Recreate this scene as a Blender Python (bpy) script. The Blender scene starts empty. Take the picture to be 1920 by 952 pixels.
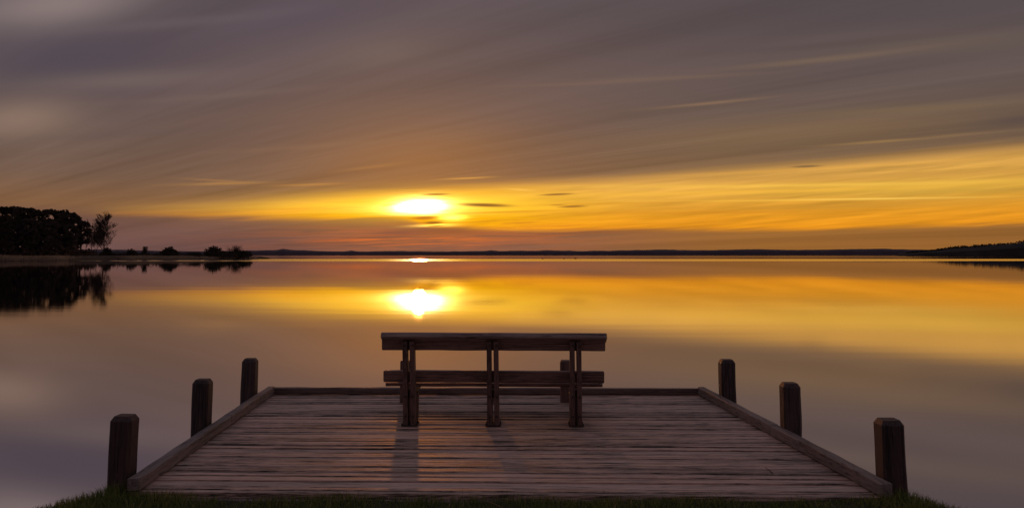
import bpy, bmesh, math, random
from mathutils import Vector, Matrix, noise
R = math.radians
random.seed(7)
sc = bpy.context.scene
COL = sc.collection

# ------------------------------------------------------------------ camera
CAM_Z = 2.07          # above the water; the deck top is 1.57 m below the lens
DECK = 0.50           # deck top above the water
F_PX = 1600.0         # focal length in pixels of the 1920 px wide photograph
PITCH = math.atan(163 / F_PX)
cam_d = bpy.data.cameras.new('camera')
cam = bpy.data.objects.new('camera', cam_d); COL.objects.link(cam)
cam.location = (0, 0, CAM_Z)
cam.rotation_euler = (R(90) + PITCH, 0, 0)
cam_d.sensor_width = 36; cam_d.lens = F_PX / 1920 * 36
cam_d.shift_y = -164 / 1920
cam_d.clip_start = 0.05; cam_d.clip_end = 20000
sc.camera = cam


def ray(px, py):
    a, b = (px - 960) / F_PX, (312 - py) / F_PX
    c, s = math.cos(PITCH), math.sin(PITCH)
    return Vector((a, c - b * s, s + b * c)).normalized()


def at(px, py, z=DECK):
    """point of the horizontal plane at height z seen at a place of the photograph"""
    d = ray(px, py); t = (z - CAM_Z) / d.z
    return Vector((0, 0, CAM_Z)) + d * t


def atd(px, py, dist):
    """point at ground distance dist (along y)"""
    d = ray(px, py); t = dist / d.y
    return Vector((0, 0, CAM_Z)) + d * t


def azel(px, py):
    d = ray(px, py)
    return math.degrees(math.atan2(d.x, d.y)), math.degrees(math.asin(d.z))


SUN_AZ, SUN_EL = azel(787, 389)

# ------------------------------------------------------------------ view
sc.render.engine = 'CYCLES'
sc.view_settings.view_transform = 'Standard'
sc.view_settings.look = 'None'
sc.view_settings.exposure = 0.0
sc.view_settings.gamma = 1.0
sc.view_settings.use_curve_mapping = False
sc.cycles.max_bounces = 6
sc.cycles.diffuse_bounces = 3
sc.cycles.glossy_bounces = 3
sc.cycles.use_denoising = True
sc.cycles.sample_clamp_indirect = 4.0


def lin(c):
    return tuple(((v / 255) / 12.92 if v / 255 <= .04045 else ((v / 255 + .055) / 1.055) ** 2.4) for v in c)


# ------------------------------------------------------------------ node expression helper
class G:
    """wraps a socket so that node graphs can be written as arithmetic"""
    nt = None

    def __init__(s, sock): s.s = sock

    def _m(op, *a, clamp=False):
        n = G.nt.nodes.new('ShaderNodeMath'); n.operation = op; n.use_clamp = clamp
        for i, v in enumerate(a):
            if isinstance(v, G): G.nt.links.new(v.s, n.inputs[i])
            else: n.inputs[i].default_value = v
        return G(n.outputs[0])
    def __add__(s, o): return G._m('ADD', s, o)
    __radd__ = __add__
    def __sub__(s, o): return G._m('SUBTRACT', s, o)
    def __rsub__(s, o): return G._m('SUBTRACT', o, s)
    def __mul__(s, o): return G._m('MULTIPLY', s, o)
    __rmul__ = __mul__
    def __truediv__(s, o): return G._m('DIVIDE', s, o)
    def __rtruediv__(s, o): return G._m('DIVIDE', o, s)


def gexp(a): return G._m('EXPONENT', a)
def gmax(a, b): return G._m('MAXIMUM', a, b)
def gmin(a, b): return G._m('MINIMUM', a, b)
def gpow(a, b): return G._m('POWER', a, b)
def gabs(a): return G._m('ABSOLUTE', a)
def clamp01(a): return G._m('ADD', a, 0.0, clamp=True)


def sstep(x, a, b, lo=0.0, hi=1.0):
    n = G.nt.nodes.new('ShaderNodeMapRange'); n.interpolation_type = 'SMOOTHSTEP'
    for i, v in enumerate((x, a, b, lo, hi)):
        if isinstance(v, G): G.nt.links.new(v.s, n.inputs[i])
        else: n.inputs[i].default_value = v
    return G(n.outputs[0])


def vec(x, y, z):
    n = G.nt.nodes.new('ShaderNodeCombineXYZ')
    for i, v in enumerate((x, y, z)):
        if isinstance(v, G): G.nt.links.new(v.s, n.inputs[i])
        else: n.inputs[i].default_value = v
    return G(n.outputs[0])


def fnoise(v, scale=1.0, detail=3.0, rough=.5, dist=0.0, lac=2.0):
    n = G.nt.nodes.new('ShaderNodeTexNoise'); G.nt.links.new(v.s, n.inputs['Vector'])
    n.inputs['Scale'].default_value = scale; n.inputs['Detail'].default_value = detail
    n.inputs['Roughness'].default_value = rough; n.inputs['Distortion'].default_value = dist
    n.inputs['Lacunarity'].default_value = lac
    return G(n.outputs[0])


def cmix(f, a, b, mode='MIX'):
    n = G.nt.nodes.new('ShaderNodeMix'); n.data_type = 'RGBA'; n.blend_type = mode
    for sock, v in ((n.inputs[0], f), (n.inputs[6], a), (n.inputs[7], b)):
        if isinstance(v, G): G.nt.links.new(v.s, sock)
        elif isinstance(v, (float, int)): sock.default_value = v
        else: sock.default_value = (*v, 1)
    return G(n.outputs[2])


def ramp(f, stops, interp='LINEAR'):
    n = G.nt.nodes.new('ShaderNodeValToRGB'); cr = n.color_ramp; cr.interpolation = interp
    while len(cr.elements) > 1: cr.elements.remove(cr.elements[-1])
    cr.elements[0].position = stops[0][0]; cr.elements[0].color = (*stops[0][1], 1)
    for p, c in stops[1:]:
        e = cr.elements.new(p); e.color = (*c, 1)
    G.nt.links.new(f.s, n.inputs[0])
    return G(n.outputs[0])


def curve(x, pts):
    """piecewise smooth y(x) over a list of points, as a float curve"""
    xs = [p[0] for p in pts]; ys = [p[1] for p in pts]
    x0, x1, y0, y1 = min(xs), max(xs), min(ys), max(ys)
    if y1 == y0: y1 = y0 + 1e-3
    n = G.nt.nodes.new('ShaderNodeFloatCurve'); cv = n.mapping.curves[0]
    P = [((a - x0) / (x1 - x0), (b - y0) / (y1 - y0)) for a, b in pts]
    cv.points[0].location = P[0]; cv.points[-1].location = P[-1]
    for p in P[1:-1]: cv.points.new(*p)
    n.mapping.update()
    t = clamp01((x - x0) * (1 / (x1 - x0)))
    G.nt.links.new(t.s, n.inputs['Value'])
    return G(n.outputs[0]) * (y1 - y0) + y0


# ------------------------------------------------------------------ world: a sunset sky under drifting high cloud
w = bpy.data.worlds.new('World'); sc.world = w; w.use_nodes = True
nt = w.node_tree; nt.nodes.clear(); G.nt = nt
tc = nt.nodes.new('ShaderNodeTexCoord')
sep = nt.nodes.new('ShaderNodeSeparateXYZ'); nt.links.new(tc.outputs['Generated'], sep.inputs[0])
DX, DY, DZ = (G(sep.outputs[i]) for i in range(3))
DEG = 180 / math.pi
AZ = G._m('ARCTAN2', DX, DY) * DEG
EL = G._m('ARCSINE', DZ) * DEG
ELP = gmax(EL, 0.0)
# long soft streaks: noise on a flat cloud deck, drawn out along the wind
hgt = gmax(DZ, 0.0) + 0.055
PXc, PYc = DX / hgt, DY / hgt
wa = R(-48)                                        # bearing in which the streaks run away
S_ = PXc * math.sin(wa) + PYc * math.cos(wa)
T_ = PXc * math.cos(wa) - PYc * math.sin(wa)
n1 = fnoise(vec(S_ * .06, T_ * .42, 3.1), 1.0, 2.5, .45, .3)
n2 = fnoise(vec(S_ * .12, T_ * 1.7, 9.7), 1.0, 4.0, .55, .2)
nfine = fnoise(vec(AZ * .10, EL * 2.4 - AZ * .20, 5.5), 1.0, 4.0, .6, .3)
nfine2 = fnoise(vec(AZ * .16, EL * 4.5 - AZ * .13, 1.5), 1.0, 5.0, .65, .5)
Ew = EL + (nfine - .5) * .55 + (nfine2 - .5) * .25


def K(pts): return [azel(x, y) for x, y in pts]


# upper and lower edge of the clear yellow gap over the horizon
up = curve(AZ, [(-60, .5)] + K([(0, 400), (250, 382), (480, 372), (700, 362), (960, 345), (1100, 337), (1300, 322), (1500, 306), (1700, 289), (1920, 270)]) + [(60, 7.0)])
lo = curve(AZ, [(-60, 3.4)] + K([(0, 402), (250, 404), (420, 409), (600, 410), (720, 407), (800, 424), (880, 429), (1000, 431), (1300, 431), (1600, 429), (1920, 419)]) + [(60, 1.9)])
mask = sstep(Ew - lo, -.22, .25) * (1 - sstep(Ew - up, -.55, .45))
amt = curve(AZ, [(-60, 0), (azel(60, 400)[0], 0), (azel(230, 400)[0], .22), (azel(400, 400)[0], .50), (azel(600, 400)[0], .9), (azel(800, 400)[0], 1.0), (azel(1400, 400)[0], 1), (azel(1920, 400)[0], .9), (60, .3)])
gap = mask * amt

# cloud sheet colour over elevation, greyer to the left, browner over the gap
c_mid = ramp(ELP / 40, [(0.0, lin((122, 84, 68))), (.045, lin((124, 84, 66))), (.085, lin((140, 97, 66))), (.13, lin((120, 92, 74))),
                        (.2, lin((106, 86, 79))), (.29, lin((96, 82, 82))), (.40, lin((84, 76, 82))), (.6, lin((84, 79, 88))), (1, lin((98, 95, 108)))])
c_left = ramp(ELP / 40, [(0.0, lin((104, 76, 74))), (.05, lin((104, 77, 70))), (.075, lin((124, 90, 64))), (.12, lin((108, 86, 74))),
                         (.2, lin((98, 82, 80))), (.3, lin((92, 80, 84))), (.40, lin((84, 77, 86))), (.6, lin((84, 79, 88))), (1, lin((98, 95, 108)))])
c_right = ramp(ELP / 40, [(0.0, lin((146, 96, 46))), (.05, lin((146, 98, 48))), (.12, lin((134, 102, 68))), (.19, lin((115, 93, 76))),
                          (.26, lin((99, 83, 77))), (.36, lin((86, 74, 76))), (.6, lin((84, 79, 88))), (1, lin((98, 95, 108)))])
base = cmix(sstep(AZ, azel(420, 400)[0], azel(760, 400)[0]), c_left, c_mid)
base = cmix(sstep(AZ, azel(900, 400)[0], azel(1450, 400)[0]), base, c_right)
n3 = fnoise(vec(S_ * .30, T_ * 5.5, 4.4), 1.0, 4.0, .6, .25)
shade = 1 + (n1 - .5) * 1.9 * sstep(EL, 3, 12, .35, 1.0) + (n2 - .5) * .95 * sstep(EL, 2, 6, .4, 1) + (n3 - .5) * .75 * sstep(EL, 1.5, 5, .3, 1)
shade = gmax(shade, .5)


def cscale(c, f):
    n = G.nt.nodes.new('ShaderNodeVectorMath'); n.operation = 'SCALE'
    G.nt.links.new(c.s, n.inputs[0])
    if isinstance(f, G): G.nt.links.new(f.s, n.inputs['Scale'])
    else: n.inputs['Scale'].default_value = f
    return G(n.outputs[0])


def cadd(a, b):
    n = G.nt.nodes.new('ShaderNodeVectorMath'); n.operation = 'ADD'
    for i, v in enumerate((a, b)):
        if isinstance(v, G): G.nt.links.new(v.s, n.inputs[i])
        else: n.inputs[i].default_value = v
    return G(n.outputs[0])


base = cscale(base, shade * sstep(EL, 2.5, 9, 1.0, .90))
base = cmix(sstep(EL, 4, 11) * .28, base, lin((88, 78, 86)))
SPX = 1 / 28.0


def blob(x0, y0, x1, y1, thick, soft=1.0):
    """soft elongated patch between two places of the sky"""
    a0, e0 = azel(x0, y0); a1, e1 = azel(x1, y1)
    ca, ce = (a0 + a1) / 2, (e0 + e1) / 2
    L = math.hypot(a1 - a0, e1 - e0) / 2; an = math.atan2(e1 - e0, a1 - a0)
    dx, dy = AZ - ca, Ew2 - ce
    s = (dx * math.cos(an) + dy * math.sin(an)) * (1 / L)
    t = (dy * math.cos(an) - dx * math.sin(an)) * (1 / (thick * SPX))
    q = s * s + t * t
    if soft: return gexp(gpow(q, soft) * -1.0)
    return 1 - sstep(q, .3, 1.6)


Ew2 = EL
# big soft tones of the cloud sheet
for (x0, y0, x1, y1, th, col, am) in [
        (-120, 130, 420, 85, 60, (72, 66, 80), .85), (380, 60, 760, 0, 45, (76, 70, 86), .6),
        (-60, 25, 260, -10, 34, (142, 126, 124), .75), (30, 160, 420, 140, 16, (112, 98, 96), .55),
        (-90, 235, 150, 215, 34, (140, 117, 104), .75), (620, 110, 820, 88, 28, (108, 94, 92), .45),
        (1150, 40, 2100, -40, 60, (78, 68, 72), .55), (1000, 200, 1500, 130, 55, (94, 80, 80), .5),
        (1500, 90, 2100, 60, 22, (104, 88, 78), .5), (1750, 235, 2150, 190, 20, (88, 74, 70), .5),
        (1200, 265, 1900, 215, 24, (134, 104, 70), .4), (300, 240, 900, 190, 30, (108, 88, 80), .35),
        (560, 300, 1000, 270, 50, (126, 92, 68), .5)]:
    base = cmix(blob(x0, y0, x1, y1, th) * am, base, lin(col))

# the clear gap
dAZ = AZ - SUN_AZ
near = gexp(dAZ * dAZ * (-1 / 60.0))
gt = clamp01((EL - lo) / gmax(up - lo, .3))
c_gap = ramp(gt, [(0, lin((230, 146, 28))), (.25, lin((230, 154, 38))), (.55, lin((216, 158, 62))), (.75, lin((220, 164, 74))), (1, lin((196, 146, 78)))])
c_gapn = ramp(gt, [(0, lin((255, 172, 0))), (.5, lin((255, 196, 6))), (1, lin((226, 158, 44)))])
c_gap = cmix(near, c_gap, c_gapn)
c_gap = cscale(c_gap, 1 + (nfine - .5) * 1.15 + (nfine2 - .5) * .45)
olive = blob(1500, 362, 2050, 345, 16) * .5
c_gap = cmix(olive, c_gap, lin((190, 160, 66)))
nbk = fnoise(vec(AZ * .22, EL * 5.5 - AZ * .10, 7.7), 1.0, 5.0, .62, .6)
frag = sstep(nbk, .50, .62) * sstep(EL - lo, 1.6, .2) * sstep(gabs(AZ - SUN_AZ), 16, 5)
c_gap = cmix(frag * .5, c_gap, lin((176, 100, 34)))
sky = cmix(gap, base, c_gap)

# the sun behind thin cloud: warm air glow, yellow aureole, burnt-out core
Ew2 = EL + (nfine2 - .5) * .30
Ew3 = Ew2
g_warm = blob(640, 330, 960, 330, 85, .8)
sky = cmix(g_warm * .16, sky, lin((200, 130, 60)))
g_au = blob(590, 388, 985, 384, 22, .8)
sky = cmix(g_au * .95, sky, lin((255, 200, 0)))
red = blob(640, 452, 900, 447, 11, .8) * sstep(nfine2, .46, .60)
sky = cmix(red * .9, sky, lin((240, 112, 40)))
lowglow = blob(560, 447, 1120, 443, 26, .9)
sky = cmix(lowglow * .40 * sstep(nbk, .40, .58), sky, lin((214, 112, 46)))
red2 = blob(520, 440, 760, 436, 10, .8) * sstep(nfine2, .50, .62)
sky = cmix(red2 * .4, sky, lin((170, 92, 66)))
# thin bright and dark streaks
Ew2 = EL + (nfine2 - .5) * .10
for (x0, y0, x1, y1, th, col, am) in [
        (760, 433, 920, 433, 9, (132, 80, 52), .75), (690, 437, 800, 436, 6, (112, 74, 64), .7),
        (1270, 377, 1800, 371, 1.6, (255, 196, 70), .6), (1000, 366, 1920, 343, 5, (252, 190, 66), .55),
        (1560, 272, 1810, 252, 2.2, (160, 124, 78), .7), (1230, 203, 1430, 184, 2.6, (134, 106, 84), .8),
        (340, 346, 500, 342, 2.6, (176, 130, 74), .6), (520, 348, 640, 344, 2.0, (186, 132, 66), .6), (350, 335, 470, 342, 2, (160, 116, 72), .5),
        (835, 336, 920, 332, 1.6, (214, 156, 74), .8), (640, 320, 760, 305, 3, (166, 118, 72), .4),
        (480, 398, 640, 388, 5, (240, 160, 40), .4), (380, 411, 500, 407, 4, (120, 84, 66), .7),
        (1660, 262, 1780, 254, 2.5, (100, 80, 68), .6), (1850, 232, 1990, 216, 8, (84, 70, 68), .7),
        (1560, 375, 1950, 372, 3, (206, 150, 60), .4), (1250, 392, 1950, 378, 7, (200, 142, 50), .6), (1100, 349, 1950, 338, 3.5, (255, 200, 78), .6), (1480, 374, 1800, 370, 1.5, (255, 204, 92), .8), (1150, 340, 1950, 318, 5, (196, 144, 70), .55),
        (1050, 400, 1700, 392, 3, (214, 140, 34), .5), (1380, 128, 1720, 92, 5, (124, 102, 84), .55), (1100, 152, 1420, 138, 4, (118, 96, 82), .45), (1350, 100, 1800, 60, 7, (76, 66, 68), .45), (960, 162, 1240, 150, 3, (116, 94, 84), .4), (1100, 215, 1500, 190, 7, (92, 78, 72), .4), (1500, 215, 1950, 190, 7, (122, 100, 74), .45),
        (100, 60, 560, 20, 9, (104, 92, 98), .35), (200, 195, 640, 160, 6, (110, 94, 90), .35), (60, 262, 520, 232, 7, (88, 76, 78), .35), (420, 285, 760, 262, 5, (128, 100, 82), .35), (1150, 352, 1900, 318, 4, (206, 150, 66), .4), (1250, 330, 1950, 290, 3, (240, 176, 78), .4),
        (1000, 384, 1250, 380, 2, (214, 146, 40), .5), (1180, 400, 1500, 398, 1.5, (206, 134, 40), .4), (950, 354, 1000, 357, 2, (255, 200, 90), .5)]:
    sky = cmix(blob(x0, y0, x1, y1, th) * am, sky, lin(col))
# burnt-out core; radiance far above white, as the sun is there
Ew2 = EL + (nfine2 - .5) * .55 + (nbk - .5) * .35
cutoff = sstep(Ew2, azel(787, 409)[1], azel(787, 398)[1])
core = blob(738, 390, 838, 386, 15, 1.0) * cutoff
flare = blob(690, 390, 880, 385, 13, .62) * cutoff
core2 = blob(825, 408, 870, 407, 4.5, 1.0)
core3 = blob(775, 424, 850, 421, 2.5, 1.0)
sky = cadd(sky, cscale(cmix(0.0, (1.0, .62, .16), (1, 1, 1)), core * 5.0 + flare * 1.2))
sky = cadd(sky, cscale(cmix(0.0, (1.0, .8, .45), (1, 1, 1)), gpow(core, 3.0) * 20.0))
sky = cadd(sky, cscale(cmix(0.0, (1.0, .60, .08), (1, 1, 1)), core2 * 3.0 + core3 * 1.6))
Ew2 = EL + (nfine2 - .5) * .06
for (x0, y0, x1, y1, th, col, am) in [
        (855, 383, 960, 386, 3.6, (108, 74, 40), .95), (790, 365, 845, 364, 2.2, (128, 84, 36), .85),
        (1012, 366, 1076, 363, 1.9, (124, 84, 44), .9), (1048, 388, 1100, 386, 2.2, (140, 94, 40), .9),
        (1030, 385, 1060, 384, 1.2, (150, 100, 40), .6), (860, 400, 1050, 394, 2.2, (190, 124, 30), .55),
        (1485, 313, 1540, 311, 1.8, (116, 88, 60), .85), (795, 418, 830, 417, 2.2, (120, 74, 30), .9),
        (800, 424, 838, 423, 1.2, (130, 80, 30), .8), (770, 409, 822, 408, 3.6, (176, 96, 34), .85),
        (715, 386, 735, 384, 2, (224, 160, 20), .5)]:
    sky = cmix(blob(x0, y0, x1, y1, th, 1.6) * am, sky, lin(col))
# the sky behind the camera is the dim eastern dusk
back = sstep(DY, .25, -.5)
sky = cmix(back * sstep(EL, 75, 30), sky, cmix(sstep(EL, 0, 50), lin((86, 70, 74)), lin((96, 90, 102))))
# clear-air light of the low sun over the whole dome
skt = nt.nodes.new('ShaderNodeTexSky'); skt.sky_type = 'NISHITA'; skt.sun_disc = False
skt.sun_elevation = R(SUN_EL); skt.sun_rotation = R(SUN_AZ); skt.altitude = 10
skt.air_density = 1.5; skt.dust_density = 3.0
sky = cadd(sky, cscale(G(skt.outputs[0]), .004))
bg = nt.nodes.new('ShaderNodeBackground'); nt.links.new(sky.s, bg.inputs[0]); bg.inputs[1].default_value = 1.0
wo = nt.nodes.new('ShaderNodeOutputWorld'); nt.links.new(bg.outputs[0], wo.inputs[0])
w.cycles.sampling_method = 'MANUAL'; w.cycles.sample_map_resolution = 2048

# ------------------------------------------------------------------ sun
sl = bpy.data.lights.new('sun', 'SUN'); sl.energy = 0.24; sl.angle = R(.9); sl.color = (1.0, .30, .06)
so = bpy.data.objects.new('sun', sl); COL.objects.link(so)
sv = Vector((math.sin(R(SUN_AZ)) * math.cos(R(SUN_EL)), math.cos(R(SUN_AZ)) * math.cos(R(SUN_EL)), math.sin(R(SUN_EL))))
so.rotation_euler = sv.to_track_quat('Z', 'Y').to_euler()
so.location = (0, 0, 30)


# ------------------------------------------------------------------ materials
def new_mat(name):
    m = bpy.data.materials.new(name); m.use_nodes = True
    nt = m.node_tree; nt.nodes.clear(); G.nt = nt
    out = nt.nodes.new('ShaderNodeOutputMaterial'); b = nt.nodes.new('ShaderNodeBsdfPrincipled')
    nt.links.new(b.outputs[0], out.inputs[0])
    return m, nt, b, out


def obj_xyz():
    tc = G.nt.nodes.new('ShaderNodeTexCoord'); s = G.nt.nodes.new('ShaderNodeSeparateXYZ')
    G.nt.links.new(tc.outputs['Object'], s.inputs[0])
    return tuple(G(s.outputs[i]) for i in range(3))


def link(a, sock): G.nt.links.new(a.s, sock)


def wood(name, axis, dark, light, rough=.6, bump=.35, spec=.5, streak=1.0, weather=None):
    m, nt, b, out = new_mat(name)
    x, y, z = obj_xyz()
    at_ = nt.nodes.new('ShaderNodeAttribute'); at_.attribute_name = 'tone'
    tone = G(at_.outputs['Fac'])
    p = [x, y, z]
    def v(al, ac, off=0): return vec(*[(q * (al if i == axis else ac)) + (tone * off) for i, q in enumerate(p)])
    g1 = fnoise(v(1.8, 78, 31), 1, 5, .62, .5)
    g2 = fnoise(v(.55, 9, 17), 1, 4, .6, .5)
    g3 = fnoise(v(9, 150, 23), 1, 3, .65)
    ck = fnoise(v(1.3, 85, 61), 1, 2, .5, .6)
    blot = fnoise(v(1.3, 1.3, 5), 1, 4, .6)
    knot = fnoise(v(2.2, 7, 41), 1, 1, .5)
    f = clamp01((g1 - .5) * 1.7 * streak + (g2 - .5) * .85 + (g3 - .5) * 1.3 + (blot - .5) * .9 + .48 + (tone - .5) * .26)
    c = ramp(f, [(0.12, dark), (.5, tuple((a + 2 * q) / 3 for a, q in zip(dark, light))), (.85, light)])
    k = sstep(knot, .74, .80)
    c = cmix(k * .75, c, tuple(q * .35 for q in dark))
    crack = sstep(ck, .66, .71)
    c = cmix(crack * .85, c, tuple(q * .25 for q in dark))
    if weather:
        c = cmix(sstep(blot, .52, .7) * .5, c, weather)
    link(c, b.inputs['Base Color'])
    r = clamp01(rough + (g1 - .5) * .35 + (blot - .5) * .3)
    link(r, b.inputs['Roughness'])
    b.inputs['Specular IOR Level'].default_value = spec
    h = g1 * .6 + g3 * .25 + g2 * .5 - k * .3 - crack * .6
    bp = nt.nodes.new('ShaderNodeBump'); bp.inputs['Strength'].default_value = bump; bp.inputs['Distance'].default_value = .006
    link(h, bp.inputs['Height']); nt.links.new(bp.outputs[0], b.inputs['Normal'])
    return m


M = {}
M['deck'] = wood('weathered_deck_wood', 0, (.040, .024, .018), (.92, .62, .47), .58, .8, .9, 1.35)
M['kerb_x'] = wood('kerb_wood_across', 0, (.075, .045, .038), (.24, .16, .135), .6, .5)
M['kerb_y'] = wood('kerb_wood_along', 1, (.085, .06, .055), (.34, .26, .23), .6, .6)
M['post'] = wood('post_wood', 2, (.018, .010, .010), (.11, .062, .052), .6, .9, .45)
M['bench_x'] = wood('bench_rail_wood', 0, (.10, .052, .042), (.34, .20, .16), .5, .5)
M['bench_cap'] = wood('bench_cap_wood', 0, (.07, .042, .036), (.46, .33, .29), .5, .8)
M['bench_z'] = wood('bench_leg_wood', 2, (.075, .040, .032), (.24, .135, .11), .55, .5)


def simple(name, c1, c2, scale, rough=.8, spec=.2):
    m, nt, b, out = new_mat(name)
    x, y, z = obj_xyz()
    f = fnoise(vec(x, y, z), scale, 4, .6)
    link(ramp(f, [(.3, c1), (.7, c2)]), b.inputs['Base Color'])
    b.inputs['Roughness'].default_value = rough; b.inputs['Specular IOR Level'].default_value = spec
    return m


M['pine'] = simple('pine_needles', (.055, .043, .03), (.12, .09, .06), .4)
M['bark'] = simple('bark', (.04, .028, .022), (.10, .07, .055), 2)
M['twig'] = simple('bare_twigs', (.045, .030, .024), (.085, .058, .045), 1)
M['scrub'] = simple('scrub_leaves', (.035, .028, .018), (.09, .065, .04), .6)
M['brush'] = simple('winter_brush', (.10, .065, .05), (.22, .15, .11), .3)
M['reed'] = simple('dry_reed', (.36, .25, .16), (.62, .45, .29), .25)
M['bankland'] = simple('bank_soil', (.05, .035, .025), (.12, .085, .05), .08)
M['farland'] = simple('far_land_hazed', (.07, .052, .066), (.11, .082, .095), .02)  # mauve lift of distance haze is mixed into the land's colour
M['farwood'] = simple('far_wood', (.018, .016, .014), (.045, .034, .03), .05)
M['soil'] = simple('turf', (.018, .022, .008), (.05, .055, .02), 9)
M['straw'] = simple('dry_straw', (.30, .20, .11), (.45, .32, .19), 30, .6)
M['steel'] = simple('rusted_steel', (.03, .022, .02), (.07, .05, .04), 40, .55, .5)
M['duck'] = simple('duck_feathers', (.02, .016, .014), (.05, .04, .03), 12)
# grass blades vary along their own tone
m, nt, b, out = new_mat('grass_blades')
a_ = nt.nodes.new('ShaderNodeAttribute'); a_.attribute_name = 'tone'
link(ramp(G(a_.outputs['Fac']), [(0, (.07, .10, .025)), (.6, (.22, .26, .06)), (.85, (.34, .34, .10)), (1, (.52, .42, .22))]), b.inputs['Base Color'])
b.inputs['Roughness'].default_value = .6; b.inputs['Specular IOR Level'].default_value = .25
M['grass'] = m

def translucent(m, amt):
    nt = m.node_tree; b = next(n for n in nt.nodes if n.type == 'BSDF_PRINCIPLED'); out = next(n for n in nt.nodes if n.type == 'OUTPUT_MATERIAL')
    t = nt.nodes.new('ShaderNodeBsdfTranslucent'); mx = nt.nodes.new('ShaderNodeMixShader'); mx.inputs[0].default_value = amt
    if b.inputs['Base Color'].links: nt.links.new(b.inputs['Base Color'].links[0].from_socket, t.inputs[0])
    nt.links.new(b.outputs[0], mx.inputs[1]); nt.links.new(t.outputs[0], mx.inputs[2]); nt.links.new(mx.outputs[0], out.inputs[0])


translucent(M['grass'], .4); translucent(M['reed'], .4); translucent(M['straw'], .3)
# water: near-mirror smoothed by a long exposure, with wind-rippled bands far out
m, nt, b, out = new_mat('lake_water')
nt.nodes.remove(b)
x, y, z = obj_xyz()
wn = fnoise(vec(x * .004, y * .02, 0), 1, 3, .55, .4)
wn2 = fnoise(vec(x * .0012 + 4, y * .01, 2), 1, 2, .5)
yy = y + (wn - .5) * 40 + (wn2 - .5) * 60
band = sstep(yy, 222, 240) * (1 - sstep(yy, 300, 350))
far_r = sstep(yy, 330, 480)
rough = .034 + band * .15 + far_r * .05 + sstep(y, 60, 10) * .03
gl = nt.nodes.new('ShaderNodeBsdfAnisotropic')
gl.distribution = 'BECKMANN'
link(rough, gl.inputs['Roughness'])
gl.inputs['Color'].default_value = (.89, .86, .88, 1)
bn = fnoise(vec(x * .06, y * .25, 0), 1, 2, .5)
bp = nt.nodes.new('ShaderNodeBump'); bp.inputs['Strength'].default_value = 1.0; bp.inputs['Distance'].default_value = .004
link(bn, bp.inputs['Height']); nt.links.new(bp.outputs[0], gl.inputs['Normal'])
df = nt.nodes.new('ShaderNodeBsdfDiffuse'); df.inputs[0].default_value = (.03, .028, .03, 1)
mx = nt.nodes.new('ShaderNodeMixShader'); mx.inputs[0].default_value = .95
nt.links.new(df.outputs[0], mx.inputs[1]); nt.links.new(gl.outputs[0], mx.inputs[2])
nt.links.new(mx.outputs[0], out.inputs[0])
M['water'] = m


# ------------------------------------------------------------------ object helpers
def build(name, bm, mat, parent=None, smooth=False):
    me = bpy.data.meshes.new(name); bm.normal_update(); bm.to_mesh(me); bm.free()
    if smooth:
        for p in me.polygons: p.use_smooth = True
    me.materials.append(mat)
    o = bpy.data.objects.new(name, me); COL.objects.link(o)
    if parent: o.parent = parent
    return o


def from_lists(name, vs, fs, mat, parent=None, tone=None, smooth=False):
    me = bpy.data.meshes.new(name); me.from_pydata(vs, [], fs)
    if tone:
        a = me.attributes.new('tone', 'FLOAT', 'POINT'); a.data.foreach_set('value', tone)
    if smooth:
        for p in me.polygons: p.use_smooth = True
    me.materials.append(mat); me.update()
    o = bpy.data.objects.new(name, me); COL.objects.link(o)
    if parent: o.parent = parent
    return o


def tag(o, label=None, cat=None, group=None, kind=None):
    if label: o['label'] = label
    if cat: o['category'] = cat
    if group: o['group'] = group
    if kind: o['kind'] = kind
    return o


def thing(name, loc, label, cat, group=None, rz=0):
    o = bpy.data.objects.new(name, None); COL.objects.link(o); o.location = loc; o.rotation_euler = (0, 0, rz)
    o.empty_display_size = .2
    return tag(o, label, cat, group)


def copy_thing(src, loc, rz, scale, label, group=None):
    r = src.copy(); COL.objects.link(r); r.location = loc; r.rotation_euler = (0, 0, rz); r.scale = scale
    r['label'] = label
    if group: r['group'] = group
    for ch in src.children:
        c = ch.copy(); COL.objects.link(c); c.parent = r
        for g in ch.children:
            d = g.copy(); COL.objects.link(d); d.parent = c
    return r


def new_bm():
    bm = bmesh.new(); bm.verts.layers.float.new('tone'); return bm


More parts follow.
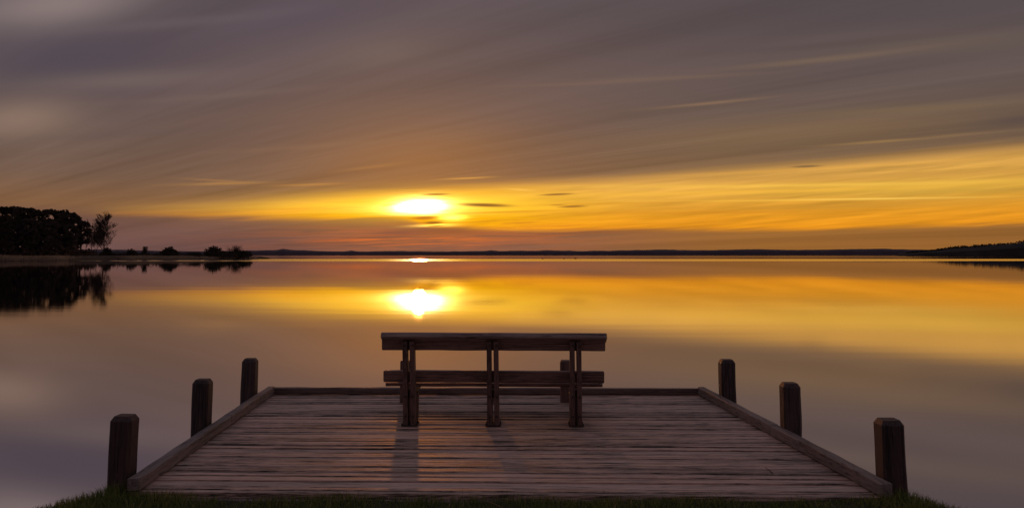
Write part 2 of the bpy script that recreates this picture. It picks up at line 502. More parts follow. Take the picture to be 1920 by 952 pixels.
def plank(bm, p0, p1, wd, w, h, segs=1, jit=0.0, bev=.006, tone=.5, top_chamfer=0, seed=0.0, scale_end=1.0):
    """worn timber: bevelled section (w along wd, h across) swept from p0 to p1"""
    p0, p1 = Vector(p0), Vector(p1)
    ax = (p1 - p0); L = ax.length; ax.normalize()
    wd = (Vector(wd) - ax * ax.dot(Vector(wd))).normalized(); hd = ax.cross(wd)
    lay = bm.verts.layers.float['tone']
    a, b_ = w / 2, h / 2
    sec = [(-a + bev, -b_), (a - bev, -b_), (a, -b_ + bev), (a, b_ - bev), (a - bev, b_), (-a + bev, b_), (-a, b_ - bev), (-a, -b_ + bev)]
    stations = [(bev * .7, 1 - 1.6 * bev / min(w, h))] if not top_chamfer else []
    rings = []
    ts = [(0.0, 1 - 1.2 * bev / min(w, h)), (bev * .8, 1.0)] + [(L * i / segs, 1.0) for i in range(1, segs)]
    if top_chamfer: ts += [(L - top_chamfer, 1.0), (L, 1 - 1.25 * top_chamfer / min(w, h))]
    else: ts += [(L - bev * .8, 1.0), (L, 1 - 1.2 * bev / min(w, h))]
    for t, s in ts:
        ring = []
        for i, (u, v) in enumerate(sec):
            j = noise.noise(Vector((t * 3.1 + seed * 7.3, i * 1.7, seed))) * jit
            j2 = noise.noise(Vector((t * 3.1 + seed * 3.3, i * 2.1 + 50, seed))) * jit
            se = 1 + (scale_end - 1) * t / L
            q = bm.verts.new(p0 + ax * t + wd * (u * s * se + j) + hd * (v * s * se + j2)); q[lay] = tone
            ring.append(q)
        rings.append(ring)
    for r0, r1 in zip(rings, rings[1:]):
        for i in range(8):
            k = (i + 1) % 8
            bm.faces.new((r0[i], r0[k], r1[k], r1[i]))
    bm.faces.new(rings[0][::-1]); bm.faces.new(rings[-1])


def tube(vs, fs, p0, p1, r0, r1, n=4):
    ax = (p1 - p0).normalized()
    u = ax.orthogonal().normalized(); v = ax.cross(u); b0 = len(vs)
    for p, r in ((p0, r0), (p1, r1)):
        for i in range(n):
            a = 2 * math.pi * i / n
            vs.append(p + u * (math.cos(a) * r) + v * (math.sin(a) * r))
    for i in range(n):
        k = (i + 1) % n
        fs.append((b0 + i, b0 + k, b0 + n + k, b0 + n + i))
    fs.append(tuple(b0 + i for i in range(n))[::-1]); fs.append(tuple(b0 + n + i for i in range(n)))


# ------------------------------------------------------------------ the setting
# water sheet to the horizon
from_lists('lake_water', [(-9000, -60, 0), (9000, -60, 0), (9000, 12000, 0), (-9000, 12000, 0)], [(0, 1, 2, 3)], M['water']).__setitem__('kind', 'structure')


def lerp_pts(pts, x):
    if x <= pts[0][0]: return pts[0][1]
    for (a, b), (c, d) in zip(pts, pts[1:]):
        if x <= c: return b + (d - b) * (x - a) / (c - a)
    return pts[-1][1]


def ridge(name, D, prof, depth, mat, step, jag, mat_seed, basey=0.0, extra=()):
    """low land beyond the water; prof = list of (px, py) of its skyline in the photograph"""
    P = [((px - 960) / F_PX * D, CAM_Z + (475 - py) / F_PX * D) for px, py in prof]
    x = P[0][0]; xs = []
    while x < P[-1][0]: xs.append(x); x += step
    vs, fs = [], []
    prof_d = [(0, -.6), (6, .55), (20, .85), (depth * .35, 1.0), (depth * .6, .9), (depth, -.4)]
    for x in xs:
        h = lerp_pts(P, x)
        for k, (dy, s) in enumerate(prof_d):
            j = noise.fractal(Vector((x * .05, k * 3.7, mat_seed)), 1.0, 2.0, 4) * jag if s > 0 else 0
            j += noise.noise(Vector((x * .35, k * 5.7, mat_seed + 4))) * jag * .35 if s > 0 else 0
            wob = noise.noise(Vector((x * .01, 0, mat_seed))) * 14
            vs.append((x * (D + dy) / D, D + dy + wob, h * s + j))
    n = len(prof_d)
    for i in range(len(xs) - 1):
        for k in range(n - 1):
            a = i * n + k
            fs.append((a, a + n, a + n + 1, a + 1))
    o = from_lists(name, vs, fs, mat)
    return o


far_prof = [(-1800, 462), (-600, 464), (0, 466), (215, 467), (300, 470), (400, 471), (480, 469), (520, 468), (533, 465.5), (548, 468), (600, 470), (645, 471), (660, 469),
            (676, 471), (760, 470), (840, 471), (900, 470), (922, 468.5), (935, 470), (1020, 469), (1100, 470), (1180, 468.5), (1260, 467), (1275, 468.5), (1330, 468.5), (1400, 466.5), (1440, 467), (1500, 468),
            (1560, 467), (1640, 465.5), (1700, 467), (1760, 468), (2000, 466), (2600, 464), (3800, 462)]
o = ridge('far_shore', 1130, far_prof, 260, M['farland'], 2.5, .55, 2.0); tag(o, kind='structure')
# wooded headland on the right
hl = [(1680, 476), (1720, 470), (1755, 467), (1782, 463), (1800, 461), (1850, 457), (1885, 455), (1925, 450), (2050, 444), (2300, 440), (2900, 446)]
o = ridge('headland', 760, [(p, min(476, q + 2)) for p, q in hl], 120, M['farwood'], 2.0, .5, 8.0); tag(o, kind='structure')

# the near bank that carries the deck's landward end
edge_px = [(-900, 1250), (-300, 1010), (0, 985), (60, 962), (120, 946), (200, 930), (300, 915), (1600, 915), (1690, 934), (1780, 958), (1930, 1010), (2300, 1060), (2900, 1300)]
EDGE = sorted((at(px, py, .46).x, at(px, py, .46).y) for px, py in edge_px)


BL, BR = at(514.7, 739), at(1308.5, 740.5)      # corners of the boards inside the kerbs
FL, FR = at(262.6, 920), at(1650, 931)


def bank_z(x, y):
    e = lerp_pts(EDGE, x) + noise.noise(Vector((x * 1.3, 0, 4))) * .08
    t = (y - e) / 1.1
    z = .466 + noise.noise(Vector((x * 1.4, y * 1.4, 2))) * .016
    z += .018 * math.exp(-((x + 2.55) ** 2) / .12) + .03 * math.exp(-((x - 2.45) ** 2) / .10)
    if t > 0: z -= (t ** 1.25) * .62
    if FL.x - .12 < x < FR.x + .12 and y > FL.y - .06: z = min(z, DECK - .07)
    return max(z, -.7)


vs, fs = [], []
xs = [-40, -25, -15, -10, -7] + [-5 + i * .1 for i in range(101)] + [7, 10, 15, 25, 40]
ys = [-30, -15, -8, -4, -1, 1, 2.5, 3.5] + [4 + i * .07 for i in range(52)] + [8, 9]
for yv in ys:
    for xv in xs: vs.append((xv, yv, bank_z(xv, yv)))
nx = len(xs)
for j in range(len(ys) - 1):
    for i in range(nx - 1):
        a = j * nx + i; fs.append((a, a + 1, a + nx + 1, a + nx))
o = from_lists('ground', vs, fs, M['soil'], smooth=True); tag(o, kind='structure')

# ------------------------------------------------------------------ the deck
DC = (BL + BR + FL + FR) / 4; DC.z = DECK
deck = thing('wooden_deck', (DC.x, DC.y, 0), 'weathered grey board deck with raised timber edging reaching out over the lake', 'deck')
off = Vector((DC.x, DC.y, 0))
bm = new_bm()
NB = 28
KW = .075
for i in range(NB + 1):
    t0, t1 = i / NB, (i + 1) / NB - (.4 / NB if i == NB else 0)
    a = FL + (BL - FL) * ((t0 + t1) / 2) - off; b_ = FR + (BR - FR) * ((t0 + t1) / 2) - off
    pitch = (BL - FL).y * (t1 - t0)
    gap_w = random.choice((.016, .018, .022, .028))
    wv = abs(pitch) - gap_w
    ln = (b_ - a).normalized()
    a2 = a - ln * (KW - .004 + random.uniform(-.004, 0)); b2 = b_ + ln * (KW - .004 + random.uniform(-.004, 0))
    dz = random.uniform(-.0035, .002); tilt = random.uniform(-.004, .004)
    a2.z = b2.z = DECK - .02 + dz
    # two ribs per board: a fine groove runs down the middle of most boards
    tn = random.random()
    if random.random() < .6:
        for s in (-1, 1):
            sh = Vector((0, s * wv * .25, tilt * s)); rw = wv * .5 - random.choice((.006, .010, .013))
            plank(bm, a2 + sh, b2 + sh, (0, 1, 0), rw, .04, 60, .0007, .004, min(1, max(0, tn + random.uniform(-.1, .1))), seed=i * 2 + s)
    else:
        plank(bm, a2 + Vector((0, 0, 0)), b2, (0, 1, 0), wv, .04, 60, .0008, .005, tn, seed=i * 2)
o = build('decking', bm, M['deck'], deck)
# kerbs lie on the boards
kh = .088
bm = new_bm()
u = (BR - BL).normalized()
a = BL - u * (KW + .004) + Vector((0, .04, DECK * 0)) - off; b_ = BR + u * (KW + .004) + Vector((0, .04, 0)) - off
a.z = b_.z = DECK + .036
plank(bm, a, b_, (0, 1, 0), KW, .068, 60, .006, .008, .45, seed=91)
build('kerb', bm, M['kerb_x'], deck)
for (P, Q, s, sd) in ((FL, BL, -1, 92), (FR, BR, 1, 93)):
    bm = new_bm(); d = (Q - P).normalized(); nrm = Vector((d.y, -d.x, 0)) * s
    a = P + nrm * KW / 2 - d * .02 - off; b_ = Q + nrm * KW / 2 + d * .0 - off
    a.z = b_.z = DECK + kh / 2 + .002
    # two lengths butted together
    mpt = a.lerp(b_, .47 if s > 0 else .56)
    plank(bm, a, mpt - d * .002, nrm, KW + .006, kh, 60, .0038, .008, .55, seed=sd)
    plank(bm, mpt + d * .002, b_, nrm, KW + .004, kh + .003, 60, .0035, .008, .38, seed=sd + 5)
    build('kerb', bm, M['kerb_y'], deck)
# fascia and joists below
bm = new_bm()
for (P, Q) in ((FL, FR), (FL, BL), (FR, BR), (BL, BR)):
    a, b_ = P - off, Q - off; a.z = b_.z = DECK - .125
    plank(bm, a, b_, (b_ - a).cross(Vector((0, 0, 1))), .05, .16, 8, .003, .005, .2, seed=P.x)
for k in range(1, 8):
    a, b_ = FL.lerp(FR, k / 8) - off, BL.lerp(BR, k / 8) - off; a.z = b_.z = DECK - .125
    plank(bm, a, b_, (1, 0, 0), .05, .16, 2, .0, .005, .2, seed=k)
build('joists', bm, M['kerb_y'], deck)

# ------------------------------------------------------------------ mooring posts
def post(px, Frow, size, lean, label, seed, htop=.455):
    p = at(px, 475 + Frow)
    t = thing('mooring_post', (p.x, p.y, -.4), label, 'post', 'square posts beside the deck')
    bm = new_bm()
    top = Vector((lean[0], lean[1], .4 + DECK + htop))
    plank(bm, Vector((-lean[0] * .5, 0, -.8)), top, (1, 0, 0), size, size, 24, .007, size * .10, random.uniform(.25, .5), top_chamfer=.032, seed=seed)
    build('timber', bm, M['post'], t)
    t.children[0].name = 'timber'
    return t


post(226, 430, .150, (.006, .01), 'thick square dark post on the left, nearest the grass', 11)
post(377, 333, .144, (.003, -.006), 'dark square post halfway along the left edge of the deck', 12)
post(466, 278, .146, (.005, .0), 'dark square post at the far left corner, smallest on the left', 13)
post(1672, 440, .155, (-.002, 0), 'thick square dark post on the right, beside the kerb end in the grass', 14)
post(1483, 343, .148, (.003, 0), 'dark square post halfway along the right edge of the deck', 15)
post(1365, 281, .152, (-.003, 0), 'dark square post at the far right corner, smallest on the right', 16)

# ------------------------------------------------------------------ bench, seen from behind
def bx(px, row, z=DECK): return at(px, row, z)
bc = bx(925, 797)
bench = thing('park_bench', (bc.x, bc.y, DECK), 'dark wooden bench standing on the deck, facing the lake and the sunset', 'bench')
UX = (bx(1080, 797) - bx(765, 796)); UX.z = 0; UX.normalize()
UY = Vector((-UX.y, UX.x, 0))
def B(u, v, z): return UX * u + UY * v + Vector((0, 0, z))
xl = (bx(768, 797) - bc).dot(UX); xr = (bx(1080, 797) - bc).dot(UX)
SEAT = .358
trestles = [(xl, .112, True), (0.0, .107, False), (xr, .104, True)]
for ti, (u, wd, tall) in enumerate(trestles):
    for s in (-1, 1):
        bm = new_bm()      # rear upright, leaning back toward the land
        plank(bm, B(u + s * wd * .31, 0.01, 0.012), B(u + s * wd * .29 - .006, -.085, .775), UX, .044, .10, 8, .002, .004, .4 + .1 * s, seed=ti * 3 + s)
        build('leg', bm, M['bench_z'], bench)
        bm = new_bm()      # inner short support under the rear of the seat
    bm = new_bm()
    su = u - .034 if ti == 1 else u
    plank(bm, B(su, .155, .012), B(su, .165, SEAT - .085), UX, wd * (1.02 if ti != 1 else .42), .085, 6, .002, .004, .35, seed=ti + 30)
    build('leg', bm, M['bench_z'], bench)
    bm = new_bm()          # front leg; the outer two stand up past the seat
    fp = at((760, 920, 1060)[ti], 753) - bc; fu, fv = fp.dot(UX), fp.dot(UY)
    plank(bm, B(fu, fv, .0), B(fu, fv, .437 if tall else SEAT - .05), UX, .108 if tall else .07, .10, 6, .002, .006, .4, top_chamfer=.014, seed=ti + 40)
    build('leg', bm, M['bench_z'], bench)
    bm = new_bm()          # seat bearer running front to back
    plank(bm, B(u, .02, SEAT - .078), B(u, fv - .052, SEAT - .078), UX, .045, .075, 4, .001, .004, .4, seed=ti + 50)
    build('seat_bearer', bm, M['bench_z'], bench)
    bm = new_bm()          # foot plate with flange
    plank(bm, B(u - wd * .66, 0.015, .005), B(u + wd * .66, 0.015, .005), UY, .13, .009, 1, 0, .002, .5)
    plank(bm, B(u - wd * .60, .155, .005), B(u + wd * .60, .155, .005), UY, .10, .009, 1, 0, .002, .5)
    for s in (-1, 1):
        for v0 in (-.03, .06):
            c = B(u + s * wd * .6, v0, .014)
            plank(bm, c - Vector((0, 0, .006)), c + Vector((0, 0, .008)), UX, .016, .016, 1, 0, .004, .5)
    build('foot_plate', bm, M['steel'], bench)
for ti, (u, wd, tall) in enumerate(trestles):
    for s in (-1, 1):
        for z0, v0 in ((.09, -.053), (.27, -.073), (.735, -.132)):
            c = B(u + s * wd * .30, v0, z0)
            bm = new_bm(); plank(bm, c, c - B(0, .012, 0), UX, .020, .020, 1, 0, .005, .5)
            build('bolt', bm, M['steel'], bench)
ul, ur = xl - .262, xr + .272
# backrest: broad upper plank with a tilted cap board, lower rail, three seat boards
tl = Vector((0, 0, 0))
bm = new_bm()
plank(bm, B(ul, -.028, .740), B(ur, -.028, .734), Vector(B(0, -.10, .99)), .112, .042, 44, .004, .006, .42, seed=61)
build('backrest', bm, M['bench_x'], bench)
bm = new_bm()
plank(bm, B(ul + .004, -.082, .803), B(ur + .008, -.082, .797), Vector(B(0, .80, -.36)), .150, .050, 44, .0025, .009, .62, seed=62)
build('backrest_cap', bm, M['bench_cap'], bench)
bm = new_bm()
plank(bm, B(ul + .005, .058, .434), B(ur - .005, .058, .430), Vector(B(0, -.10, .99)), .108, .042, 44, .004, .006, .3, seed=63)
build('backrest_rail', bm, M['bench_x'], bench)
bm = new_bm()
for k, v0 in enumerate((.20, .375, .55, .68)):
    wv = .16 if k < 3 else .09
    plank(bm, B(ul + .01, v0, SEAT - .011), B(ur - .012, v0, SEAT - .014), UY, wv, .034, 44, .002, .006, .35 + .08 * k, seed=70 + k)
build('seat', bm, M['bench_x'], bench)

# ------------------------------------------------------------------ grass on the bank
vs, fs, tn = [], [], []
def front_y(x):
    t = (x - FL.x) / (FR.x - FL.x)
    if -.03 < t < 1.03: return FL.y + (FR.y - FL.y) * t - .025
    return 99
TUFTS = [(-2.62, .18, .09), (-2.25, .22, .07), (2.45, .22, .085), (.62, .35, .035), (1.25, .2, .03), (2.8, .2, .02), (-1.2, .3, .02)]
def blade(x, y, h, wdt, tone):
    z = bank_z(x, y) - .005
    a = random.uniform(0, 6.28); bend = random.uniform(.15, .9) * h; ba = random.uniform(0, 6.28)
    dx, dy = math.cos(a) * wdt, math.sin(a) * wdt; ex, ey = math.cos(ba) * bend, math.sin(ba) * bend
    n = len(vs)
    vs.extend([(x - dx, y - dy, z), (x + dx, y + dy, z), (x + ex * .3 - dx * .8, y + ey * .3 - dy * .8, z + h * .55), (x + ex * .3 + dx * .8, y + ey * .3 + dy * .8, z + h * .55), (x + ex, y + ey, z + h * .95)])
    fs.extend([(n, n + 1, n + 3, n + 2), (n + 2, n + 3, n + 4)]); tn.extend([tone] * 5)
cnt = 0
while cnt < 62000:
    x = random.uniform(-4.6, 4.4); y = 3.9 + 2.3 * random.random() ** .75
    if y > min(lerp_pts(EDGE, x) + .35, front_y(x)): continue
    cnt += 1
    h = random.uniform(.014, .06) * (1.15 if abs(x) < 2 else .8) * (.8 + .7 * noise.noise(Vector((x * 3, y * 3, 7))))
    for (tx, sx, hh) in TUFTS:
        h += hh * math.exp(-((x - tx) / sx) ** 2) * random.random()
    t = random.random() * .8 if random.random() < .97 else 1.0
    blade(x, y, h, random.uniform(.0012, .0026), t)
o = from_lists('grass', vs, fs, M['grass'], tone=tn); tag(o, 'short dark green grass along the bank in front of the deck', kind='stuff')

# dry stalks lying out of the grass, and a twig on the boards
def stalk(name, pts, r, label, cat, mat):
    vs, fs = [], []
    pts = [Vector(p) for p in pts]
    sm = []
    for i in range(len(pts) - 1):
        for k in range(4):
            t = k / 4; p0 = pts[max(i - 1, 0)]; p1 = pts[i]; p2 = pts[i + 1]; p3 = pts[min(i + 2, len(pts) - 1)]
            sm.append(.5 * ((2 * p1) + (-p0 + p2) * t + (2 * p0 - 5 * p1 + 4 * p2 - p3) * t * t + (-p0 + 3 * p1 - 3 * p2 + p3) * t ** 3))
    sm.append(pts[-1])
    base = sm[0].copy(); sm = [p - base for p in sm]; N = len(sm)
    for i in range(N - 1): tube(vs, fs, sm[i], sm[i + 1], r * (1 - .75 * i / N), r * (1 - .75 * (i + 1) / N), 5)
    o = from_lists(name, vs, fs, mat); o.location = base; tag(o, label, cat); return o


stalk('dry_stalk', [at(950, 955, .47), at(925, 943, .51), at(897, 934, .53), at(872, 927, .54)], .0028, 'long pale dry stalk lying low over the grass, leaning left', 'grass stalk', M['straw'])
stalk('dry_stalk', [at(943, 938, .46), at(943, 930, .485), at(942, 921, .515), at(938, 915, .535)], .0022, 'short pale stalk standing upright in the middle of the grass', 'grass stalk', M['straw'])
stalk('dry_stalk', [at(867, 935, .46), at(867, 925, .49), at(868, 914, .53)], .0015, 'thin dark upright stalk to the left of the pale ones', 'grass stalk', M['twig'])
stalk('dry_stalk', [at(1136, 935, .46), at(1133, 925, .49), at(1130, 917, .52)], .0014, 'thin stalk leaning over the deck edge right of the middle', 'grass stalk', M['twig'])
stalk('twig', [at(1449, 887, DECK + .006), at(1441, 880, DECK + .02), at(1434, 875, DECK + .012)], .004, 'small dark twig lying on the boards near the right kerb', 'twig', M['twig'])

# ------------------------------------------------------------------ left shore
BD = 292.0
shore_px = [(-2600, 508), (-900, 493), (-200, 490.2), (0, 489.2), (120, 488.6), (210, 487.2), (300, 486.8), (400, 486.4), (460, 486.2), (480, 485.6)]
SH = sorted((at(px, py, 0).x, at(px, py, 0).y) for px, py in shore_px)
SHP = [(px, at(px, py, 0).y) for px, py in shore_px]
TIPX = SH[-1][0]


def on_shore(px, back):
    y = lerp_pts(SHP, px) + back
    return (px - 960) / F_PX * y, y


vs, fs = [], []
xs = []; x = SH[0][0]
while x < TIPX: xs.append(x); x += 2.0 if x > -330 else 12
rows = [(-3, -.35), (.0, .05), (3, .55), (9, 1.0), (22, 1.35), (45, 1.35), (70, -.4)]
for x in xs:
    y0 = lerp_pts(SH, x); tp = min(1, max(0, (TIPX - x) / 12)) ** .6
    for dy, z in rows:
        dd = dy * (.15 + .85 * tp) if dy > 0 else dy * tp
        vs.append((x * (1 + 0 * dy), y0 + dd + noise.noise(Vector((x * .08, 0, 1))) * 1.2, (z * tp if z > 0 else z) + (noise.noise(Vector((x * .2, dy, 3))) * .15 if z > 0 else 0)))
n = len(rows)
for i in range(len(xs) - 1):
    for k in range(n - 1):
        a = i * n + k; fs.append((a, a + n, a + n + 1, a + 1))
o = from_lists('reed_bank_ground', vs, fs, M['bankland']); tag(o, kind='structure')
# reeds: nobody could count them
vs, fs = [], []
for i in range(22000):
    x = -330 + (TIPX + 330 - 1) * random.random()
    y0 = lerp_pts(SH, x); tp = min(1, max(0, (TIPX - x) / 14)) ** .6
    leftness = min(1, max(0, (-x - 118) / 40))
    y = y0 + random.random() ** 1.3 * 10 * tp + .3
    h = (1.25 + .75 * leftness) * random.uniform(.65, 1.0) * (.55 + .45 * tp) * (1 + .25 * noise.noise(Vector((x * .12, 0, 9))))
    wv = random.uniform(.03, .08); a = random.uniform(-.12, .12) * h; n = len(vs)
    z0 = .1
    vs.extend([(x - wv, y, z0), (x + wv, y, z0), (x + a + wv * .4, y + .05, z0 + h), (x + a - wv * .4, y + .05, z0 + h)])
    fs.append((n, n + 1, n + 2, n + 3))
o = from_lists('reeds', vs, fs, M['reed']); tag(o, 'belt of pale dry reeds along the left shore', kind='stuff')


def leafy(bm_v, bm_f, c, rad, ncl, per, leaf, rng, flat=.6, crown=None):
    """clumps of leaf-sized faces scattered through an uneven volume"""
    for _ in range(ncl):
        while True:
            p = Vector((rng.uniform(-1, 1), rng.uniform(-1, 1), rng.uniform(-1, 1)))
            if .25 < p.length < 1: break
        p = Vector((p.x * rad[0], p.y * rad[1], p.z * rad[2])) + c
        r = rng.uniform(.5, 1.15) * min(rad) * .42
        for _ in range(per):
            d = Vector((rng.gauss(0, 1), rng.gauss(0, 1), rng.gauss(0, 1) * flat)).normalized() * r * rng.random() ** .4
            q = p + d
            u = Vector((rng.gauss(0, 1), rng.gauss(0, 1), rng.gauss(0, 1))).normalized()
            v = u.orthogonal().normalized() * leaf * rng.uniform(.5, 1.2); u = u * leaf * rng.uniform(.5, 1.2)
            n = len(bm_v)
            bm_v.extend([q - u, q + v, q + u * .9, q - v]); bm_f.append((n, n + 1, n + 2, n + 3))


def make_pine(seed, H, lobes, low=.35):
    rng = random.Random(seed)
    root = thing('pine_tree', (0, 0, 0), 'pine', 'pine tree')
    vs, fs = [], []
    bend = rng.uniform(-.6, .6); pts = [Vector((bend * math.sin(t * 2.2), rng.uniform(-.1, .1), H * .9 * t)) for t in [i / 8 for i in range(9)]]
    for i in range(8): tube(vs, fs, pts[i], pts[i + 1], .26 * (1 - i / 9.5), .26 * (1 - (i + 1) / 9.5), 7)
    top = pts[-1]
    cv, cf = [], []
    for k in range(lobes):
        a = rng.uniform(0, 6.28); hz = H * rng.uniform(low, .97)
        spread = rng.uniform(.3, 1) * 2.7 * (1.15 - .55 * abs(hz / H - .72) / .3 * .5)
        c = Vector((math.cos(a) * spread, math.sin(a) * spread, hz))
        st = pts[min(8, int(hz / (H * .9) * 8 * .86))]
        tube(vs, fs, st, c, .07, .03, 4)
        leafy(cv, cf, c, (rng.uniform(1.3, 2.0), rng.uniform(1.3, 2.0), rng.uniform(.55, .95)), 16, 60, .27, rng)
    leafy(cv, cf, Vector((0, 0, H * .93)), (2.2, 2.2, .9), 30, 60, .27, rng)
    from_lists('trunk', vs, fs, M['bark'], root)
    from_lists('crown', cv, cf, M['pine'], root)
    return root


pines = [make_pine(s, 16.5, lb, lw) for s, lb, lw in ((1, 27, .32), (2, 30, .26), (3, 25, .40), (4, 28, .30))]
used = set()
# (px of the trunk, py of the top, metres behind the shore line, label)
spots = [(-62, 380, 24, 'tall pine just outside the left end of the wood'), (-30, 385, 18, 'tall pine at the very left edge of the wood'),
         (2, 385, 20, 'tall round-headed pine at the left margin of the view'), (26, 384, 27, 'highest pine near the left end of the wood, second crown'),
         (46, 387, 17, 'broad dark pine, third crown from the left end of the wood'), (70, 389, 24, 'pine with a flat top left of the dip in the wood skyline'),
         (90, 390, 16, 'rounded pine in the middle of the wood skyline'), (109, 392, 22, 'full pine whose top stands last before the skyline falls'),
         (127, 396, 17, 'pine on the falling right shoulder of the wood'), (143, 403, 20, 'pine near the right end of the wood, lower than its neighbours'),
         (155, 413, 15, 'smallest and outermost pine at the right end of the wood'),
         (14, 402, 11, 'lower pine in front, at the left of the wood'), (58, 408, 10, 'lower pine in front, under the third crown'),
         (100, 412, 10, 'lower pine in front, in the middle of the wood'), (134, 420, 10, 'lower pine in front, at the right of the wood')]
for i, (px, py, back, lab) in enumerate(spots):
    x, y = on_shore(px, back)
    top = CAM_Z + (475 - py) / F_PX * y
    s = (top - .8) / 16.9
    rz = random.uniform(0, 6.28); sc3 = (s * 1.05, s * 1.05, s)
    k = i % 4
    if k not in used:
        used.add(k); t = pines[k]; t.location = (x, y, .8); t.rotation_euler = (0, 0, rz); t.scale = sc3; t['label'] = lab; t['group'] = 'pines of the left wood'
    else:
        copy_thing(pines[k], (x, y, .8), rz, sc3, lab, 'pines of the left wood')


def make_bare(seed, H, label, spread=.42, depth=6, r0=.22, trunk_to=.3):
    rng = random.Random(seed)
    root = thing('bare_tree', (0, 0, 0), label, 'tree')
    tv, tf, cv, cf = [], [], [], []
    def grow(p, d, L, r, lev):
        steps = 3; q = p
        for k in range(steps):
            d = (d + Vector((rng.gauss(0, .10), rng.gauss(0, .10), .05))).normalized()
            q2 = q + d * L / steps
            tube(tv if lev < 2 else cv, tf if lev < 2 else cf, q, q2, r * (1 - .25 * k / steps), r * (1 - .25 * (k + 1) / steps), 5 if lev < 2 else 3)
            q = q2
            if 0 < lev < depth and rng.random() < .7:
                side = Vector((rng.gauss(0, 1), rng.gauss(0, 1), rng.uniform(-.1, .7))).normalized()
                grow(q, (d * .75 + side * .75).normalized(), L * rng.uniform(.45, .7), r * .5, lev + 1)
        if lev < depth:
            for _ in range(2 if lev else 4):
                side = Vector((rng.gauss(0, 1), rng.gauss(0, 1), rng.uniform(-.2, .4))).normalized()
                grow(q, (d + side * spread).normalized(), L * rng.uniform(.62, .85), max(r * .62, .028), lev + 1)
    # leader with side limbs up its length
    pts = [Vector((.25 * math.sin(t * 3 + seed), .1 * math.sin(t * 5), H * .80 * t)) for t in [i / 12 for i in range(13)]]
    for i in range(12):
        tube(tv, tf, pts[i], pts[i + 1], r0 * (1 - i / 13.5), r0 * (1 - (i + 1) / 13.5), 6)
        if i / 12 > trunk_to * .6:
            for _ in range(3):
                a = rng.uniform(0, 6.28); side = Vector((math.cos(a), math.sin(a), 0))
                L = H * .155 * (1.3 - .7 * i / 12) * spread / .45
                grow(pts[i + 1], (side * (spread * 1.7) + Vector((0, 0, .9))).normalized(), L, max(.028, r0 * .36 * (1 - i / 14)), 2)
    grow(pts[-1], Vector((0, 0, 1)), H * .12, r0 * .25, 3)
    from_lists('trunk', tv, tf, M['bark'], root)
    from_lists('crown', cv, cf, M['twig'], root)
    return root


def bare(px, py, back, seed, label, **k):
    x, y = on_shore(px, back)
    H = CAM_Z + (475 - py) / F_PX * y - .7
    t = make_bare(seed, H, label, **k); t.location = (x, y, .7); t['group'] = 'bare trees beside the wood'; return t


bare(198, 404, 14, 27, 'tall leafless tree standing alone at the right end of the wood', spread=.42, depth=6, trunk_to=.12)
bare(176, 420, 15, 22, 'slender leafless tree just left of the tall bare one', spread=.34, depth=5, r0=.14)
bare(166, 415, 18, 23, 'thin leafless tree against the last pine', spread=.3, depth=5, r0=.13)
bare(185, 434, 11, 24, 'low leafless tree in front, between the slender one and the tall one', spread=.45, depth=5, r0=.12)


def bush(px, py, wpx, back, seed, label, dense=True, name='shrub', z0=.45, hmin=0):
    rng = random.Random(seed)
    x, y = on_shore(px, back)
    H = CAM_Z + (475 - py) / F_PX * y - z0; W = wpx / F_PX * y / 2
    root = thing(name, (x, y, z0), label, 'shrub', 'shrubs on the left shore')
    vs, fs = [], []
    for k in range(9 if dense else 26):
        a = rng.uniform(0, 6.28); rr = rng.random()
        tip = Vector((math.cos(a) * W * .85 * rr, math.sin(a) * W * .6 * rr, H * rng.uniform(.6, .97)))
        mid = Vector((tip.x * .35, tip.y * .35, tip.z * .5))
        tube(vs, fs, Vector((rng.uniform(-.2, .2), rng.uniform(-.2, .2), -.2)), mid, .08, .05, 4); tube(vs, fs, mid, tip, .05, .025, 4)
        if not dense:
            for _ in range(9):
                s = mid.lerp(tip, rng.random()); e = s + Vector((rng.gauss(0, .35) * W * .5, rng.gauss(0, .3) * W * .5, rng.uniform(.1, .35) * H))
                e.z = min(e.z, H)
                tube(vs, fs, s, e, .03, .02, 3)
    from_lists('stem', vs, fs, M['twig'], root)
    cv, cf = [], []
    nc = int((90 if dense else 60) * max(.4, W * H / 8))
    for k in range(nc):
        a = rng.uniform(0, 6.28); rr = math.sqrt(rng.random())
        hx = H * (1 - .45 * rr * rr)
        c = Vector((math.cos(a) * W * .88 * rr, math.sin(a) * W * .6 * rr, hx * rng.uniform(.15, .88)))
        leafy(cv, cf, c, (.75, .75, .5), 3, 26 if dense else 9, .15 if dense else .07, rng)
    from_lists('foliage', cv, cf, M['scrub'], root)
    return root


bush(404, 458, 34, 8, 31, 'dense dark rounded shrub, blackest on the spit')
bush(443, 460, 38, 9, 32, 'pale twiggy shrub right of the dark rounded one', dense=False)
bush(320, 460, 38, 10, 33, 'wide low shrub alone in the middle of the spit')
bush(275, 462, 16, 10, 34, 'small thin bush, right one of the little pair', dense=False)
bush(251, 464, 20, 9, 35, 'small low bush, left one of the little pair')
bush(460, 468, 30, 5, 36, 'low dark scrub at the tip of the spit')
bush(420, 470, 60, 4, 37, 'low dark scrub in front of the rounded shrub')
bush(204, 460, 14, 8, 38, 'small evergreen shrub at the foot of the tall bare tree')
bush(370, 472, 24, 6, 39, 'very low scrub left of the rounded shrub')
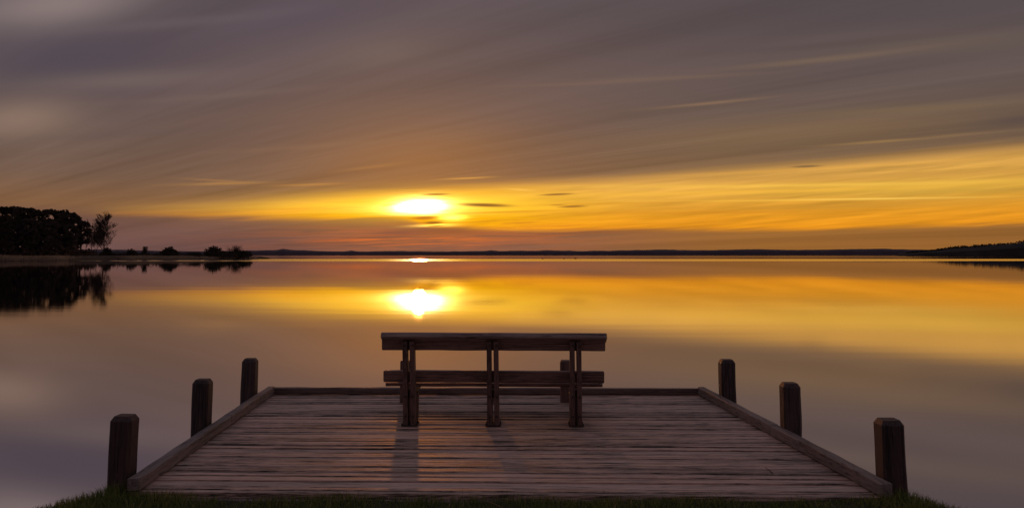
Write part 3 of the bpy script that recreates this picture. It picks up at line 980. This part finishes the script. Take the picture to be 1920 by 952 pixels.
# understorey of the wood, one dark mass
rng = random.Random(5); vs, fs = [], []
for k in range(900):
    px = rng.uniform(-120, 182); back = rng.uniform(9, 30); x, y = on_shore(px, back + 3)
    hi = 9.5 if px < 145 else 3.4
    leafy(vs, fs, Vector((x, y, rng.uniform(.8, hi) * rng.uniform(.4, 1))), (1.8, 1.8, 1.0), 4, 30, .24, rng)
o = from_lists('undergrowth', vs, fs, M['brush']); tag(o, 'dark tangled undergrowth beneath the pines', kind='stuff')
vs, fs = [], []
for k in range(620):
    px = rng.uniform(190, 474); x, y = on_shore(px, rng.uniform(6, 13))
    hh = .9 + .9 * max(0, noise.noise(Vector((px * .06, 0, 3)))) + (.6 if px > 385 else .3)
    leafy(vs, fs, Vector((x, y, 1.0 + rng.random() * hh)), (.9, .9, .5), 2, 14, .14, rng)
o = from_lists('low_scrub', vs, fs, M['scrub']); tag(o, 'continuous low scrub along the crest of the spit', kind='stuff')
# crowns along the headland on the right: a far wood reading as one mass
vs, fs = [], []
for k in range(1500):
    px = 1700 + (2600 - 1700) * rng.random() ** 1.4
    y = 760 + rng.uniform(25, 70); x = (px - 960) / F_PX * y
    topz = CAM_Z + (475 - lerp_pts(hl, px)) / F_PX * y
    if topz < 2.5: continue
    leafy(vs, fs, Vector((x, y, topz * rng.uniform(.6, .92))), (3.2, 3.2, 1.2 if topz > 6 else .6), 4, 16, .5, rng)
o = from_lists('headland_wood', vs, fs, M['farwood']); tag(o, 'far dark wood covering the headland on the right', kind='stuff')

# ------------------------------------------------------------------ waterfowl far out
def duck(px, py, size, rz, label):
    p = at(px, py, 0)
    root = thing('duck', (p.x, p.y, 0), label, 'duck', 'ducks far out on the lake', rz)
    root.scale = (size,) * 3
    vs, fs = [], []; N, K_ = 12, 10
    # one continuous body: tail, hull, breast, neck and head, swept along a spine
    spine = [(-.34, .14, .012), (-.27, .11, .05), (-.16, .08, .10), (0, .075, .125), (.12, .09, .115), (.20, .14, .07), (.22, .21, .042), (.235, .27, .04), (.27, .30, .05), (.31, .30, .035), (.345, .285, .018), (.40, .275, .006)]
    for i, (sx, sz, r) in enumerate(spine):
        a0 = spine[max(i - 1, 0)]; a1 = spine[min(i + 1, len(spine) - 1)]
        d = Vector((a1[0] - a0[0], 0, a1[1] - a0[1])).normalized(); up_ = Vector((-d.z, 0, d.x))
        for k in range(K_):
            a = 6.2832 * k / K_
            vs.append(Vector((sx, 0, sz)) + up_ * math.cos(a) * r + Vector((0, 1, 0)) * math.sin(a) * r)
    for i in range(len(spine) - 1):
        for k in range(K_):
            q = (k + 1) % K_; fs.append((i * K_ + k, i * K_ + q, (i + 1) * K_ + q, (i + 1) * K_ + k))
    fs.append(tuple(range(K_))[::-1]); fs.append(tuple(range((len(spine) - 1) * K_, len(spine) * K_)))
    from_lists('body', vs, fs, M['duck'], root, smooth=True)


duck(1017, 485.5, 1.3, 2.6, 'leftmost of three tiny dark ducks far out on the water')
duck(1057, 485.5, 1.2, .4, 'middle one of three tiny dark ducks far out on the water')
duck(1079, 485.3, 1.7, 3.0, 'rightmost and largest of three tiny dark ducks far out on the water')
